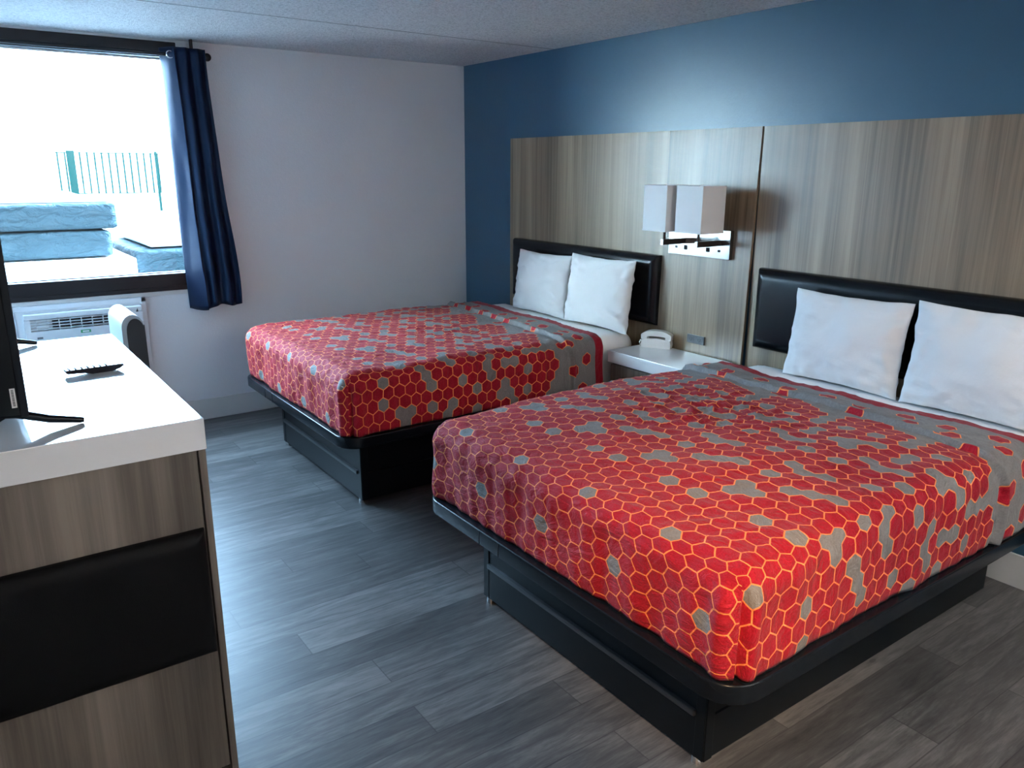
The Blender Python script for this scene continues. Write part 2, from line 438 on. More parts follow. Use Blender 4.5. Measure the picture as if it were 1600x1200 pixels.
class MB:
    """collects shapes in one bmesh; build() links ONE mesh object"""
    def __init__(s): s.bm = bmesh.new(); s.bevelled = False

    def add(s, tmp):
        me = bpy.data.meshes.new('t'); tmp.to_mesh(me); tmp.free()
        s.bm.from_mesh(me); bpy.data.meshes.remove(me)

    def box(s, x0, x1, y0, y1, z0, z1, bev=0.0, seg=2, M=None):
        tmp = bmesh.new(); bmesh.ops.create_cube(tmp, size=1)
        for v in tmp.verts:
            v.co = Vector(((x0 + x1) / 2 + v.co.x * (x1 - x0), (y0 + y1) / 2 + v.co.y * (y1 - y0), (z0 + z1) / 2 + v.co.z * (z1 - z0)))
        if bev > 0:
            s.bevelled = True
            bmesh.ops.bevel(tmp, geom=tmp.edges[:], offset=bev, segments=seg, profile=.5, affect='EDGES', clamp_overlap=True)
        if M is not None: tmp.transform(M)
        s.add(tmp); return s

    def cyl(s, p0, p1, r0, r1=None, n=20, cap=True):
        p0, p1 = Vector(p0), Vector(p1); d = p1 - p0
        tmp = bmesh.new()
        bmesh.ops.create_cone(tmp, cap_ends=cap, segments=n, radius1=r0, radius2=r0 if r1 is None else r1, depth=d.length)
        M = Matrix.Translation((p0 + p1) / 2) @ d.to_track_quat('Z', 'Y').to_matrix().to_4x4()
        tmp.transform(M); s.add(tmp); return s

    def ball(s, c, r, n=16, sc_=(1, 1, 1)):
        tmp = bmesh.new(); bmesh.ops.create_uvsphere(tmp, u_segments=n, v_segments=n // 2 + 2, radius=r)
        tmp.transform(Matrix.Translation(c) @ Matrix.Diagonal((*sc_, 1))); s.add(tmp); return s

    def tube(s, pts, r, n=10):
        pts = [Vector(p) for p in pts]; rings = []
        for i, p in enumerate(pts):
            d = (pts[min(i + 1, len(pts) - 1)] - pts[max(i - 1, 0)]).normalized()
            q = d.to_track_quat('Z', 'Y')
            rr = r[i] if isinstance(r, (list, tuple)) else r
            rings.append([s.bm.verts.new(p + q @ Vector((rr * math.cos(a * 2 * math.pi / n), rr * math.sin(a * 2 * math.pi / n), 0))) for a in range(n)])
        for a, b_ in zip(rings, rings[1:]):
            for k in range(n):
                s.bm.faces.new((a[k], a[(k + 1) % n], b_[(k + 1) % n], b_[k]))
        s.bm.faces.new(rings[0][::-1]); s.bm.faces.new(rings[-1]); return s

    def torus(s, c, R0, r0, axis='X', n=28, k=8):
        c = Vector(c); rings = []
        for i in range(n):
            a = 2 * math.pi * i / n; ring = []
            for j in range(k):
                b_ = 2 * math.pi * j / k
                p = Vector(((R0 + r0 * math.cos(b_)) * math.cos(a), (R0 + r0 * math.cos(b_)) * math.sin(a), r0 * math.sin(b_)))
                if axis == 'X': p = Vector((p.z, p.x, p.y))
                if axis == 'Y': p = Vector((p.x, p.z, p.y))
                ring.append(s.bm.verts.new(c + p))
            rings.append(ring)
        for i in range(n):
            for j in range(k):
                s.bm.faces.new((rings[i][j], rings[(i + 1) % n][j], rings[(i + 1) % n][(j + 1) % k], rings[i][(j + 1) % k]))
        return s

    def prism(s, prof, axis, a0, a1):
        """extrude a closed 2D profile along axis; profile coords are the two other axes in xyz order"""
        def P(u, v, a):
            return {'x': Vector((a, u, v)), 'y': Vector((u, a, v)), 'z': Vector((u, v, a))}[axis]
        A_ = [s.bm.verts.new(P(u, v, a0)) for u, v in prof]; B_ = [s.bm.verts.new(P(u, v, a1)) for u, v in prof]
        n = len(prof)
        for i in range(n):
            s.bm.faces.new((A_[i], A_[(i + 1) % n], B_[(i + 1) % n], B_[i]))
        s.bm.faces.new(A_[::-1]); s.bm.faces.new(B_); return s

    def puff(s, x0, x1, y0, y1, z0, z1, r, n=14, dome=0.0, axis=0):
        """rounded box whose faces are gently domed along one axis"""
        c = Vector(((x0 + x1) / 2, (y0 + y1) / 2, (z0 + z1) / 2)); h = Vector(((x1 - x0) / 2, (y1 - y0) / 2, (z1 - z0) / 2))
        tmp = bmesh.new(); bmesh.ops.create_cube(tmp, size=2)
        bmesh.ops.subdivide_edges(tmp, edges=tmp.edges[:], cuts=n, use_grid_fill=True)
        oth = [i for i in range(3) if i != axis]
        for v in tmp.verts:
            p0 = v.co.copy()
            # pull samples towards the edges so the rounding is well resolved
            pp = Vector([math.copysign(1 - (1 - abs(k)) ** 1.6, k) for k in p0])
            p = Vector([pp[i] * h[i] for i in range(3)])
            core = Vector([max(-h[i] + min(r, h[i]), min(h[i] - min(r, h[i]), p[i])) for i in range(3)])
            d = p - core
            if d.length > 1e-9:
                rr = r
                q_ = core + d.normalized() * min(rr, max(d.length, 1e-9) if d.length < rr else rr)
            else: q_ = p
            if dome:
                a_, b_ = q_[oth[0]] / h[oth[0]], q_[oth[1]] / h[oth[1]]
                q_[axis] += math.copysign(dome, q_[axis]) * max(0, 1 - a_ ** 4) * max(0, 1 - b_ ** 4) * (abs(q_[axis]) / h[axis])
            v.co = c + q_
        s.add(tmp); return s

    def pad(s, a0, a1, b0, b1, base, face, h0, edge, axis):
        """upholstered pad: sharp outline, faces rising in a quarter round over `edge`; axis 0 = depth x, 1 = depth y"""
        def samples(lo, hi):
            e = [edge * (i / 9) ** 1.6 for i in range(10)]
            mid = [lo + edge + (hi - lo - 2 * edge) * i / 10 for i in range(1, 10)]
            return [lo + v for v in e] + mid + [hi - v for v in e[::-1]]
        A_, B_ = samples(a0, a1), samples(b0, b1)
        H_ = abs(face - base); sg = 1 if face > base else -1
        P = (lambda h, a, b_: (base + sg * h, a, b_)) if axis == 0 else (lambda h, a, b_: (a, base + sg * h, b_))
        g = []
        for a in A_:
            row = []
            for b_ in B_:
                d = min(a - a0, a1 - a, b_ - b0, b1 - b_); q_ = min(d / edge, 1)
                h = h0 + (H_ - h0) * math.sqrt(max(0, 1 - (1 - q_) ** 2)) + .0012 * noise.noise(Vector((a * 7, b_ * 9, 2))) * q_
                row.append(s.bm.verts.new(P(h, a, b_)))
            g.append(row)
        for i in range(len(A_) - 1):
            for j in range(len(B_) - 1):
                s.bm.faces.new((g[i][j], g[i + 1][j], g[i + 1][j + 1], g[i][j + 1]))
        rim = [g[i][0] for i in range(len(A_))] + [g[-1][j] for j in range(1, len(B_))] + [g[i][-1] for i in range(len(A_) - 2, -1, -1)] + [g[0][j] for j in range(len(B_) - 2, 0, -1)]
        bk = []
        for v in rim:
            c = v.co.copy(); c[axis] = base; bk.append(s.bm.verts.new(c))
        n = len(rim)
        for i in range(n): s.bm.faces.new((rim[i], rim[(i + 1) % n], bk[(i + 1) % n], bk[i]))
        s.bm.faces.new(bk); return s

    def build(s, name, m_, parent=None, origin=None, M=None, smooth=True, ang=38, local=False):
        me = bpy.data.meshes.new(name)
        bmesh.ops.recalc_face_normals(s.bm, faces=s.bm.faces[:])
        if M is not None: s.bm.transform(M)
        root = parent
        off = Vector((0, 0, 0))
        if parent is not None and not local:
            while root.parent is not None: root = root.parent
            off = root.location.copy()
        elif origin is not None: off = Vector(origin)
        if not local: s.bm.transform(Matrix.Translation(-off))
        s.bm.to_mesh(me); s.bm.free()
        me.materials.append(m_)
        if smooth:
            me.polygons.foreach_set('use_smooth', [True] * len(me.polygons)); me.set_sharp_from_angle(angle=R(ang))
        o = bpy.data.objects.new(name, me); COL.objects.link(o)
        if s.bevelled and smooth:
            wm = o.modifiers.new('face_weights', 'WEIGHTED_NORMAL'); wm.keep_sharp = True; wm.weight = 100
        if parent is not None: o.parent = parent
        elif origin is not None: o.location = origin
        return o


def ss(a, b_, x):
    tt = max(0, min(1, (x - a) / (b_ - a))); return tt * tt * (3 - 2 * tt)


def copy_tree(o, parent=None):
    c = o.copy(); COL.objects.link(c)
    if parent is not None: c.parent = parent
    for ch in list(o.children): copy_tree(ch, c)
    return c


def struct(name, mb, m_, label=None, **kw):
    o = mb.build(name, m_, smooth=False, **kw); o['kind'] = 'structure'
    if label: o['label'] = label
    return o


# ------------------------------------------------------------------ room shell
H, XL, YF = 2.44, -3.64, -7.2
WX0, WX1, WZ0, WZ1 = -3.56, -2.10, .925, 2.40            # window opening
struct('floor', MB().box(XL - .15, .15, YF - .15, .15, -.08, 0), M_floor)
struct('ceiling', MB().box(XL - .15, .15, YF - .15, .15, H, H + .12), M_ceil)
struct('wall_right', MB().box(0, .15, YF - .15, .15, 0, H), M_blue_wall)
struct('wall_left', MB().box(XL - .15, XL, YF - .15, .15, 0, H), M_white_wall)
struct('wall_front', MB().box(XL, 0, YF - .15, YF, 0, H), M_white_wall)
wb = MB()
wb.box(XL, WX0, 0, .15, 0, H); wb.box(WX1, 0, 0, .15, 0, H); wb.box(WX0, WX1, 0, .15, 0, WZ0); wb.box(WX0, WX1, 0, .15, WZ1, H)
struct('wall_back', wb, M_white_wall)
struct('baseboard_back', MB().box(XL, -.012, -.012, 0, 0, .145, .003), M_base)
struct('baseboard_right', MB().box(-.012, 0, YF, 0, 0, .145, .003), M_base)
# ceiling board seam
struct('trim_1', MB().box(XL, 0, -.004, .004, -.0012, 0, M=Matrix.Translation((0, -1.11, H)) @ Matrix.Rotation(R(1.2), 4, 'Z')), mat('ceiling_seam', (.36, .36, .36), .9))

# window: dark bronze frame, glass pane
win = MB()
win.box(WX0, WX1, -.012, .10, WZ0 - .015, 1.018, .004)      # deep bottom rail
win.box(WX0, WX1, -.020, -.010, WZ0 - .015, WZ0 + .012, .002)
win.box(WX0, WX1, -.012, .10, 2.335, 2.425, .004)           # head
win.box(WX0, WX0 + .05, -.012, .10, 1.0, 2.35, .004); win.box(WX1 - .05, WX1, -.012, .10, 1.0, 2.35, .004)
window = struct('window_1', win, M_bronze)
MB().box(WX0 + .04, WX1 - .04, .070, .074, 1.01, 2.345).build('glass_pane', M_glass, window, smooth=False)
MB().box(WX0 + .05, WX1 - .05, .050, .068, 1.015, 1.024).build('sill_track', M_label, window, smooth=False)
MB().box(WX0 + .05, WX1 - .05, .050, .068, 2.325, 2.338).build('head_track', M_label, window, smooth=False)
struct('trim_2', MB().box(-3.60, -2.0, -.008, 0, .880, .908, .002), M_base)

# ------------------------------------------------------------------ curtain and rod
rod = thing('curtain_rod', 'black curtain rod with a round end knob above the window', 'curtain rod', (-2.8, -.085, 2.345))
MB().cyl((-3.60, -.085, 2.345), (-1.965, -.085, 2.345), .0115).build('rod_tube', M_rod, rod)
MB().ball((-1.937, -.085, 2.345), .024).cyl((-1.972, -.085, 2.345), (-1.955, -.085, 2.345), .016).build('finial', M_rod, rod)
MB().box(-2.035, -2.021, -.10, -.07, 2.345, 2.44, .002).build('bracket', M_rod, rod)

cur = thing('curtain', 'navy blue satin curtain hanging at the right of the window', 'curtain', (-2.05, -.085, .79))
prof = []
NS = 96
for i in range(NS + 1):
    prof.append(i / NS)
cm = MB(); grid = []
NZ = 48
for j in range(NZ + 1):
    tz = j / NZ                                            # 0 top .. 1 bottom
    z = 2.385 - tz * (2.385 - .785)
    row = []
    for i, s_ in enumerate(prof):
        xl = -2.207 + .026 * tz + .003 * math.sin(7 * tz)
        xr = -1.953 + .085 * ss(0, 1, tz) + .010 * math.sin(9 * tz) * tz
        k = .20 + .06 * tz                                  # first fold turns its face to the glass
        xk = xl + .062 + .030 * tz
        if s_ < k:
            f_ = s_ / k
            x = xl + (xk - xl) * f_; y = -.030 - .112 * f_ ** .8 - .010 * math.sin(f_ * 3.1 + 5 * tz) * (.4 + tz)
        else:
            f_ = (s_ - k) / (1 - k)
            x = xk + (xr - xk) * f_
            y = -.142 + .030 * f_ + (.009 + .010 * tz) * math.sin(f_ * 15 + 1.2 * tz)
        y += .005 * noise.noise(Vector((s_ * 9, tz * 6, 3)))
        y = min(y, -.026)
        z2 = z - (.012 * math.sin(s_ * 9) if tz > .97 else 0) + (.02 * s_ if tz > .9 else 0) * (tz - .9) * 10
        row.append(cm.bm.verts.new((x, y, z2)))
    grid.append(row)
for a, b_ in zip(grid, grid[1:]):
    for i in range(NS):
        cm.bm.faces.new((a[i], a[i + 1], b_[i + 1], b_[i]))
co_ = cm.build('drape', M_curtain, cur, ang=180)
sm = co_.modifiers.new('thick', 'SOLIDIFY'); sm.thickness = .003
MB().torus((-2.165, -.125, 2.340), .020, .0035, 'Y').build('grommet', M_chrome, cur)['label'] = 'chrome grommet ring'

# ------------------------------------------------------------------ wood wall panels
def wood_panel(y0, y1, z0, z1, xf_top, xf_bot, label, th=.016):
    mb = MB()
    mb.prism([(xf_bot, z0), (xf_bot + th, z0), (xf_top + th, z1), (xf_top, z1)], 'y', y0, y1)
    o = mb.build('wood_panel', M_panel, origin=(0, (y0 + y1) / 2, z0))
    return tag(o, label, 'wall panel', 'wood panels behind the beds')


wood_panel(-2.199, -.646, .45, 1.893, -.018, -.018, 'tall wood-look panel behind the far bed, left of the lamp panel')
wood_panel(-2.830, -2.205, .45, 1.893, -.022, -.050, 'narrow wood-look panel carrying the double wall lamp')
wood_panel(-4.95, -2.838, .45, 1.893, -.018, -.018, 'widest wood-look panel behind the near bed')


# ------------------------------------------------------------------ beds
def make_bed_frame(yc):
    t_ = thing('bed_frame', 'black platform bed base under the far bed by the window wall', 'bed frame', (-1.08, yc, 0), group='bed platforms')
    W = .77
    tr_ = MB()
    tmp = bmesh.new(); bmesh.ops.create_cube(tmp, size=1)
    for v in tmp.verts:
        v.co = Vector((-1.0825 + v.co.x * 1.925, yc + v.co.y * 2 * W, .411 + v.co.z * .058))
    ve = [e for e in tmp.edges if abs(e.verts[0].co.z - e.verts[1].co.z) > .05 and e.verts[0].co.x < -1.5]
    bmesh.ops.bevel(tmp, geom=ve, offset=.11, segments=10, profile=.5, affect='EDGES')
    he = [e for e in tmp.edges if abs(e.verts[0].co.z - e.verts[1].co.z) < 1e-5 and abs(e.calc_face_angle(0)) > .5]
    bmesh.ops.bevel(tmp, geom=he, offset=.006, segments=3, profile=.5, affect='EDGES')
    tr_.add(tmp)
    tray = tr_.build('tray', M_black, t_)
    for k, yy in enumerate((yc + .36, yc + .24)):
        MB().box(-2.0462, -2.0445, yy - .002, yy + .002, .384, .436).build('joint', M_joint, tray, smooth=False)
    by0, by1, bx0, bx1 = yc - .562, yc + .582, -1.875, -.16
    MB().box(bx0 + .012, bx1, by0 + .012, by1 - .012, .02, .385).build('core', M_black_matte, t_, smooth=False)
    f = MB().box(bx0, bx0 + .014, by0, by1, .168, .384, .002)
    f.box(bx0 - .004, bx0 + .012, by0, by0 + .035, .02, .384, .002).box(bx0 - .004, bx0 + .012, by1 - .035, by1, .02, .384, .002)
    f.build('foot_panel', M_black_matte, t_)
    MB().box(bx0 - .014, bx0 + .012, by0 + .035, by1 - .035, .156, .176, .005).build('ledge', M_ledge, t_)
    MB().box(bx0 - .002, bx0 + .013, by0 + .03, by1 - .03, .02, .164, .002).build('kick_panel', M_black_matte, t_)
    for sgn in (-1, 1):
        ys = by0 if sgn < 0 else by1
        y0, y1 = sorted((ys, ys - sgn * .014))
        s_ = MB().box(bx0, bx1, y0, y1, .172, .384, .002).box(bx0, bx1, y0, y1, .02, .164, .002)
        s_.box(bx0, bx0 + .035, *sorted((ys + sgn * .004, ys - sgn * .01)), .02, .384, .002)
        s_.build('side_panel', M_black_matte, t_)
    for xx in (bx0 + .03, bx1 - .04):
        for yy in (by0 + .03, by1 - .03):
            MB().cyl((xx - .02, yy, 0), (xx - .02, yy, .022), .016).build('foot', M_chrome, t_)
    return t_


YC1, YC2 = -1.385, -3.67
bf = make_bed_frame(YC1)
bf2 = copy_tree(bf); bf2.location.y = YC2
bf2['label'] = 'black platform bed base under the near bed, closest to the camera'


def rounded(P, lo, hi, r, open_head=True):
    core = P.copy()
    core.x = max(P.x, lo.x + r)
    core.y = min(max(P.y, lo.y + r), hi.y - r)
    core.z = min(P.z, hi.z - r)
    d = P - core
    n = d.normalized() if d.length > 1e-9 else Vector((0, 0, 1))
    return (core + n * r if d.length > 1e-9 else P), n


def soft_block(name, label, cat, yc, x0, x1, hw, zb, zt, r, mt, group=None):
    mb = MB(); tmp = bmesh.new(); bmesh.ops.create_cube(tmp, size=2)
    bmesh.ops.subdivide_edges(tmp, edges=tmp.edges[:], cuts=22, use_grid_fill=True)
    for v in tmp.verts:
        P = Vector((math.copysign(1 - (1 - abs(v.co.x)) ** 1.5, v.co.x), math.copysign(1 - (1 - abs(v.co.y)) ** 1.5, v.co.y), math.copysign(1 - (1 - abs(v.co.z)) ** 1.5, v.co.z)))
        P = Vector(((x0 + x1) / 2 + P.x * (x1 - x0) / 2, yc + P.y * hw, (zb + zt) / 2 + P.z * (zt - zb) / 2))
        core = Vector((min(max(P.x, x0 + r), x1 - r), min(max(P.y, yc - hw + r), yc + hw - r), min(P.z, zt - r)))
        d = P - core
        if d.length > 1e-9: P = core + d.normalized() * r
        P.z += .003 * noise.noise(P * 6) if P.z > zt - .05 else 0
        v.co = P
    mb.add(tmp)
    o = mb.build(name, mt, origin=((x0 + x1) / 2, yc, zb), ang=180)
    return tag(o, label, cat, group)


soft_block('mattress', 'white-sheeted mattress on the far bed, showing beneath its pillows', 'mattress', YC1, -1.965, -.085, .700, .442, .729, .085, M_sheet, 'mattresses in white sheets')
soft_block('mattress', 'white-sheeted mattress on the near bed, showing beneath its pillows', 'mattress', YC2, -1.965, -.085, .700, .442, .729, .085, M_sheet, 'mattresses in white sheets')

CELL_H, CELL_S = .0293, .0568


def bedspread(label, yc, X0, Y0, hump, crumple, xh, slant, hs, seed):
    """tucked spread: top, foot drop and two side drops meeting at folded corners"""
    xf, hw, zt, zb, r = -2.022, .758, .748, .445, .080
    D = zt - zb; L = xh - xf
    lo, hi = Vector((xf, yc - hw, zb)), Vector((0, yc + hw, zt))
    st = .0115
    ns = round(L / st); nt = round(2 * hw / st); nd = round(D / st)
    S_top = [0.0]
    while S_top[-1] < L - .004:
        x_ = xf + S_top[-1]
        S_top.append(min(L, S_top[-1] + (.0045 if -.745 < x_ < -.53 else st)))
    S_top[-1] = L; ns = len(S_top) - 1; T_top = [-hw + 2 * hw * i / nt for i in range(nt + 1)]
    Dd = [D * i / nd for i in range(nd + 1)]
    mb = MB(); bm = mb.bm; uvl = bm.loops.layers.uv.new('UVMap')
    cache = {}
    sv = Vector((seed * 3.1, seed * 1.7, seed))

    def sharp(s_, t_):
        if s_ < 0: return Vector((xf, yc + t_, zt + s_)), 'foot', -s_
        if abs(t_) > hw + 1e-9:
            return Vector((xf + s_ * (1 + slant * math.copysign(hw, t_) / L), yc + math.copysign(hw, t_), zt - (abs(t_) - hw))), 'side', abs(t_) - hw
        return Vector((xf + s_ * (1 + slant * t_ / L), yc + t_, zt)), 'top', 0.0

    def vert(s_, t_):
        P, reg, dr = sharp(s_, t_)
        key = (round(P.x, 4), round(P.y, 4), round(P.z, 4))
        if key in cache: return cache[key]
        Q, n = rounded(P, lo, hi, r)
        sx, sy = P.x - xf, P.y - yc
        d = 0.010 * noise.noise(P * 2.6 + sv) + .006 * noise.noise(P * 6.0 + sv)
        topness = ss(zt - .12, zt, P.z)
        low = 1 - topness
        # gathers and drag lines on the drops
        along = P.y if n.x < -.5 else P.x
        d += low * (.010 * noise.noise(Vector((along * 9 + seed, P.z * 3.5 + along * 2, 1))) + .006 * noise.noise(Vector((along * 24, P.z * 6 - along * 5, seed))))
        # puckers along the edge
        edge = math.exp(-((P.z - (zt - .03)) / .05) ** 2) * (1 if (abs(sy) > hw - .15 or sx < .15) else 0)
        d += edge * .006 * noise.noise(Vector((along * 22, seed, P.z * 8)))
        # tuck the bottom hem inwards
        d -= .006 * (max(0, (zb + .05 - P.z)) / .05) ** 2
        # crossed drag lines where somebody smoothed the spread
        cx0, cy0, cr, ca = crumple
        gg = math.exp(-(((P.x - cx0) / cr) ** 2 + ((P.y - cy0) / (cr * .9)) ** 2)) * topness
        rid = 1 - abs(noise.noise(Vector((P.x * 11 + P.y * 9, P.y * 5 - P.x * 4, seed + 2)))) * 2
        rid2 = 1 - abs(noise.noise(Vector((P.x * 6 - P.y * 14, P.y * 6 + P.x * 5, seed + 9)))) * 2
        d += gg * ca * (max(0, rid) ** 3 + max(0, rid2) ** 3 - .8)
        rid3 = 1 - abs(noise.noise(Vector((P.x * 17 + P.y * 6, P.y * 15 - P.x * 7, seed + 21)))) * 2
        d += topness * .0035 * max(0, rid3) ** 2
        d += topness * .0035 * (1 - 2 * abs(noise.noise(Vector((P.x * 5 + P.y * 4, P.y * 6, seed + 5)))))
        # rolled fold before the border band
        fold = (-.618 + .09 * sy if seed == 1 else -.645 + .07 * sy) + .010 * math.sin(sy * 5.1 + seed) + .05 * (1 - topness)
        u_ = P.x - fold
        if reg != 'foot':
            d += .019 * math.exp(-(abs(u_) / (.0085 if u_ < 0 else .015)) ** 3) - .007 * math.exp(-((u_ + .020) / .010) ** 2)
            u3 = u_ - .12
            d += .004 * math.exp(-(u3 / .012) ** 2)
            d += .004 * ss(0, .02, u_)
        # corner folds at the foot
        for sgn in (-1, 1):
            if P.z < zt - .02:
                if n.x < -.5 or reg == 'foot':
                    q_ = (hw - sgn * sy)                  # distance from the seam along the foot
                    k = ss(zt - .02, zt - .10, P.z)
                    d += k * (.016 * math.exp(-((q_ - .055) / .028) ** 2) * (1.3 if sgn < 0 else .7))
                q2 = sx if abs(sy) > hw - .001 and reg == 'side' else None
                if q2 is not None and sgn * sy > 0:
                    k = ss(zt - .02, zt - .10, P.z)
                    d += k * (-.020 * math.exp(-((q2 - .012) / .016) ** 2) + .012 * math.exp(-((q2 - .06) / .02) ** 2))
        Q = Q + n * d
        Q.z += (hump * ss(0, .65, sx) * (1 - ss(1.15, 1.58, sx))) * (.55 + .45 * ss(0, .3, hw - abs(sy))) * topness
        if Q.z < zb: Q.z = zb
        v = bm.verts.new(Q); cache[key] = v; return v

    def quad(pts):
        try: f = bm.faces.new([vert(*p) for p in pts])
        except ValueError: return
        for lp, (s_, t_) in zip(f.loops, pts):
            lp[uvl].uv = ((xf + s_ - X0) / hs, (Y0 - (yc + t_)) / CELL_S)

    for i in range(ns):
        for j in range(nt):
            quad([(S_top[i], T_top[j]), (S_top[i + 1], T_top[j]), (S_top[i + 1], T_top[j + 1]), (S_top[i], T_top[j + 1])])
    for i in range(nd):
        for j in range(nt):
            quad([(-Dd[i + 1], T_top[j]), (-Dd[i], T_top[j]), (-Dd[i], T_top[j + 1]), (-Dd[i + 1], T_top[j + 1])])
    for sgn in (-1, 1):
        for i in range(ns):
            for k in range(nd):
                p = [(S_top[i], sgn * (hw + Dd[k])), (S_top[i + 1], sgn * (hw + Dd[k])), (S_top[i + 1], sgn * (hw + Dd[k + 1])), (S_top[i], sgn * (hw + Dd[k + 1]))]
                quad(p if sgn < 0 else p[::-1])
    o = mb.build('bedspread', M_spread, origin=((xf + xh) / 2, yc, zb), ang=180)
    sm = o.modifiers.new('thick', 'SOLIDIFY'); sm.thickness = .006; sm.offset = -1
    return tag(o, label, 'bedspread', 'red hexagon bedspreads')


bedspread('red and grey hexagon bedspread on the far bed by the window wall', YC1, -1.822, -1.520, .010, (-1.15, -1.55, .24, .007), -.378, .05, .0306, 1)
bedspread('red and grey hexagon bedspread on the near bed, lit orange at its corner', YC2, -1.747, -3.239, .036, (-1.12, -3.52, .32, .012), -.372, 0.0, .0293, 2)


def pillow(label, yc, zb, x, wdt, hgt, th, seed, lean=14, turn=0, rollz=0):
    n = 40; mb = MB(); bm = mb.bm; sides = []
    for sgn in (1, -1):
        rows = []
        for j in range(n + 1):
            row = []
            for i in range(n + 1):
                u = math.sin((i / n - .5) * math.pi); v = math.sin((j / n - .5) * math.pi)
                if sgn < 0 and (i in (0, n) or j in (0, n)):
                    row.append(sides[0][j][i]); continue
                fu, fv = max(0, 1 - abs(u) ** 2.6), max(0, 1 - abs(v) ** 2.6)
                prof_ = (fu ** .5) * (fv ** .5)
                x_ = sgn * th / 2 * prof_ * (1.0 if v < 0 else 1 - .18 * v)
                yy = u * wdt / 2 * (1 - .055 * (1 - v * v)) ; zz = v * hgt / 2 * (1 - .055 * (1 - u * u))
                pv = Vector((u * 2.2 + seed * 5, v * 2.2, sgn * 3))
                er = (1 - prof_) * prof_ * 4
                x_ += sgn * (.014 * noise.noise(pv) * prof_ + .004 * (1 - 2 * abs(noise.noise(Vector((u * 3.3 + v * 2 + seed, v * 3.1 - u, seed * 3))))) * prof_ + .013 * er * noise.noise(Vector((u * 7 + seed, v * 7, seed * 2 + sgn))))
                ang_ = math.atan2(v, u)
                x_ += sgn * .006 * er * .5 * math.sin(ang_ * 17 + 2 * noise.noise(pv * 2))
                zz += .006 * noise.noise(Vector((u * 3, seed, v * 2))); yy += .006 * noise.noise(Vector((v * 3, seed + 4, u * 2)))
                row.append(bm.verts.new((x_, yy, zz)))
            rows.append(row)
        sides.append(rows)
        for j in range(n):
            for i in range(n):
                q_ = (rows[j][i], rows[j][i + 1], rows[j + 1][i + 1], rows[j + 1][i])
                bm.faces.new(q_)
    Mx = Matrix.Translation((x, yc, zb + hgt / 2)) @ Matrix.Rotation(R(turn), 4, 'Z') @ Matrix.Rotation(R(lean), 4, 'Y') @ Matrix.Rotation(R(rollz), 4, 'X')
    o = mb.build('pillow', M_pillow, origin=(x, yc, zb), M=Mx, ang=180)
    return tag(o, label, 'pillow', 'white pillows propped on the beds')


pillow('white pillow on the far bed, nearer the window wall', -1.265, .732, -.198, .57, .415, .14, 1, 8)
pillow('white pillow on the far bed, nearer the nightstand', -1.845, .734, -.202, .58, .435, .15, 2, 8)
pillow('white pillow on the near bed, nearer the nightstand', -3.508, .730, -.198, .57, .415, .14, 3, 8)
pillow('white pillow on the near bed, cut by the right picture edge', -4.098, .729, -.204, .58, .435, .15, 4, 8)


def headboard(label, y0, y1):
    mb = MB().pad(y0, y1, .783, 1.198, -.026, -.092, .018, .055, 0)
    o = mb.build('headboard', M_leather, origin=(-.05, (y0 + y1) / 2, .783), ang=50)
    return tag(o, label, 'headboard', 'padded black headboards')


headboard('padded black leather headboard behind the far bed pillows', -2.204, -.750)
headboard('padded black leather headboard behind the near bed pillows', -4.362, -2.908)

# ------------------------------------------------------------------ nightstand
ns = thing('nightstand', 'white-topped nightstand with one drawer between the beds', 'nightstand', (-.22, -2.485, 0))
MB().box(-.4095, -.062, -2.793, -2.177, .606, .675, .004).build('top', M_white_gloss, ns)
MB().box(-.385, -.062, -2.775, -2.195, .455, .600, .002).box(-.38, -.064, -2.77, -2.2, .600, .607).build('body', M_case, ns)
MB().box(-.36, -.10, -2.76, -2.21, 0, .455, .002).build('plinth', M_black_matte, ns)
dr = MB().box(-.403, -.386, -2.772, -2.198, .462, .598, .002).build('drawer', M_case, ns)
MB().box(-.434, -.421, -2.610, -2.298, .526, .541, .002).box(-.424, -.402, -2.60, -2.588, .529, .538).box(-.424, -.402, -2.32, -2.308, .529, .538).build('handle', M_chrome, dr)['label'] = 'slim metal bar handle'

# telephone
ph = thing('telephone', 'white corded telephone on the nightstand top', 'telephone', (-.125, -2.285, .6752), R(30))
prf = [(-.085, 0), (.085, 0), (.087, .018), (.085, .042), (.05, .050), (0, .056), (-.05, .052), (-.085, .042), (-.088, .02)]
MB().prism(prf, 'x', -.032, .032).build('base', M_white_plastic, ph, local=True)
hs_ = []
for k in range(13):
    a = -1 + 2 * k / 12; hs_.append((a * .088, .058 + .011 * (1 - a * a) - (.012 if abs(a) > .8 else 0)))
for k in range(12, -1, -1):
    a = -1 + 2 * k / 12; hs_.append((a * .090, .100 - .024 * a * a * abs(a) + .0))
hm = MB().prism(hs_, 'x', -.027, .027)
bmesh.ops.bevel(hm.bm, geom=[e for e in hm.bm.edges if abs(e.verts[0].co.x - e.verts[1].co.x) < 1e-6 and e.calc_face_angle(0) > 1.2], offset=.007, segments=3, affect='EDGES')
hm.box(-.025, .025, .052, .084, .038, .072, .006).box(-.025, .025, -.084, -.052, .038, .072, .006)
hm.build('handset', M_white_plastic, ph, local=True)
MB().tube([(.0, .086, .03), (.0, .098, .036), (.0, .104, .022), (0, .100, .008), (.004, .09, .006)], .004).build('cord', M_white_plastic, ph, local=True)

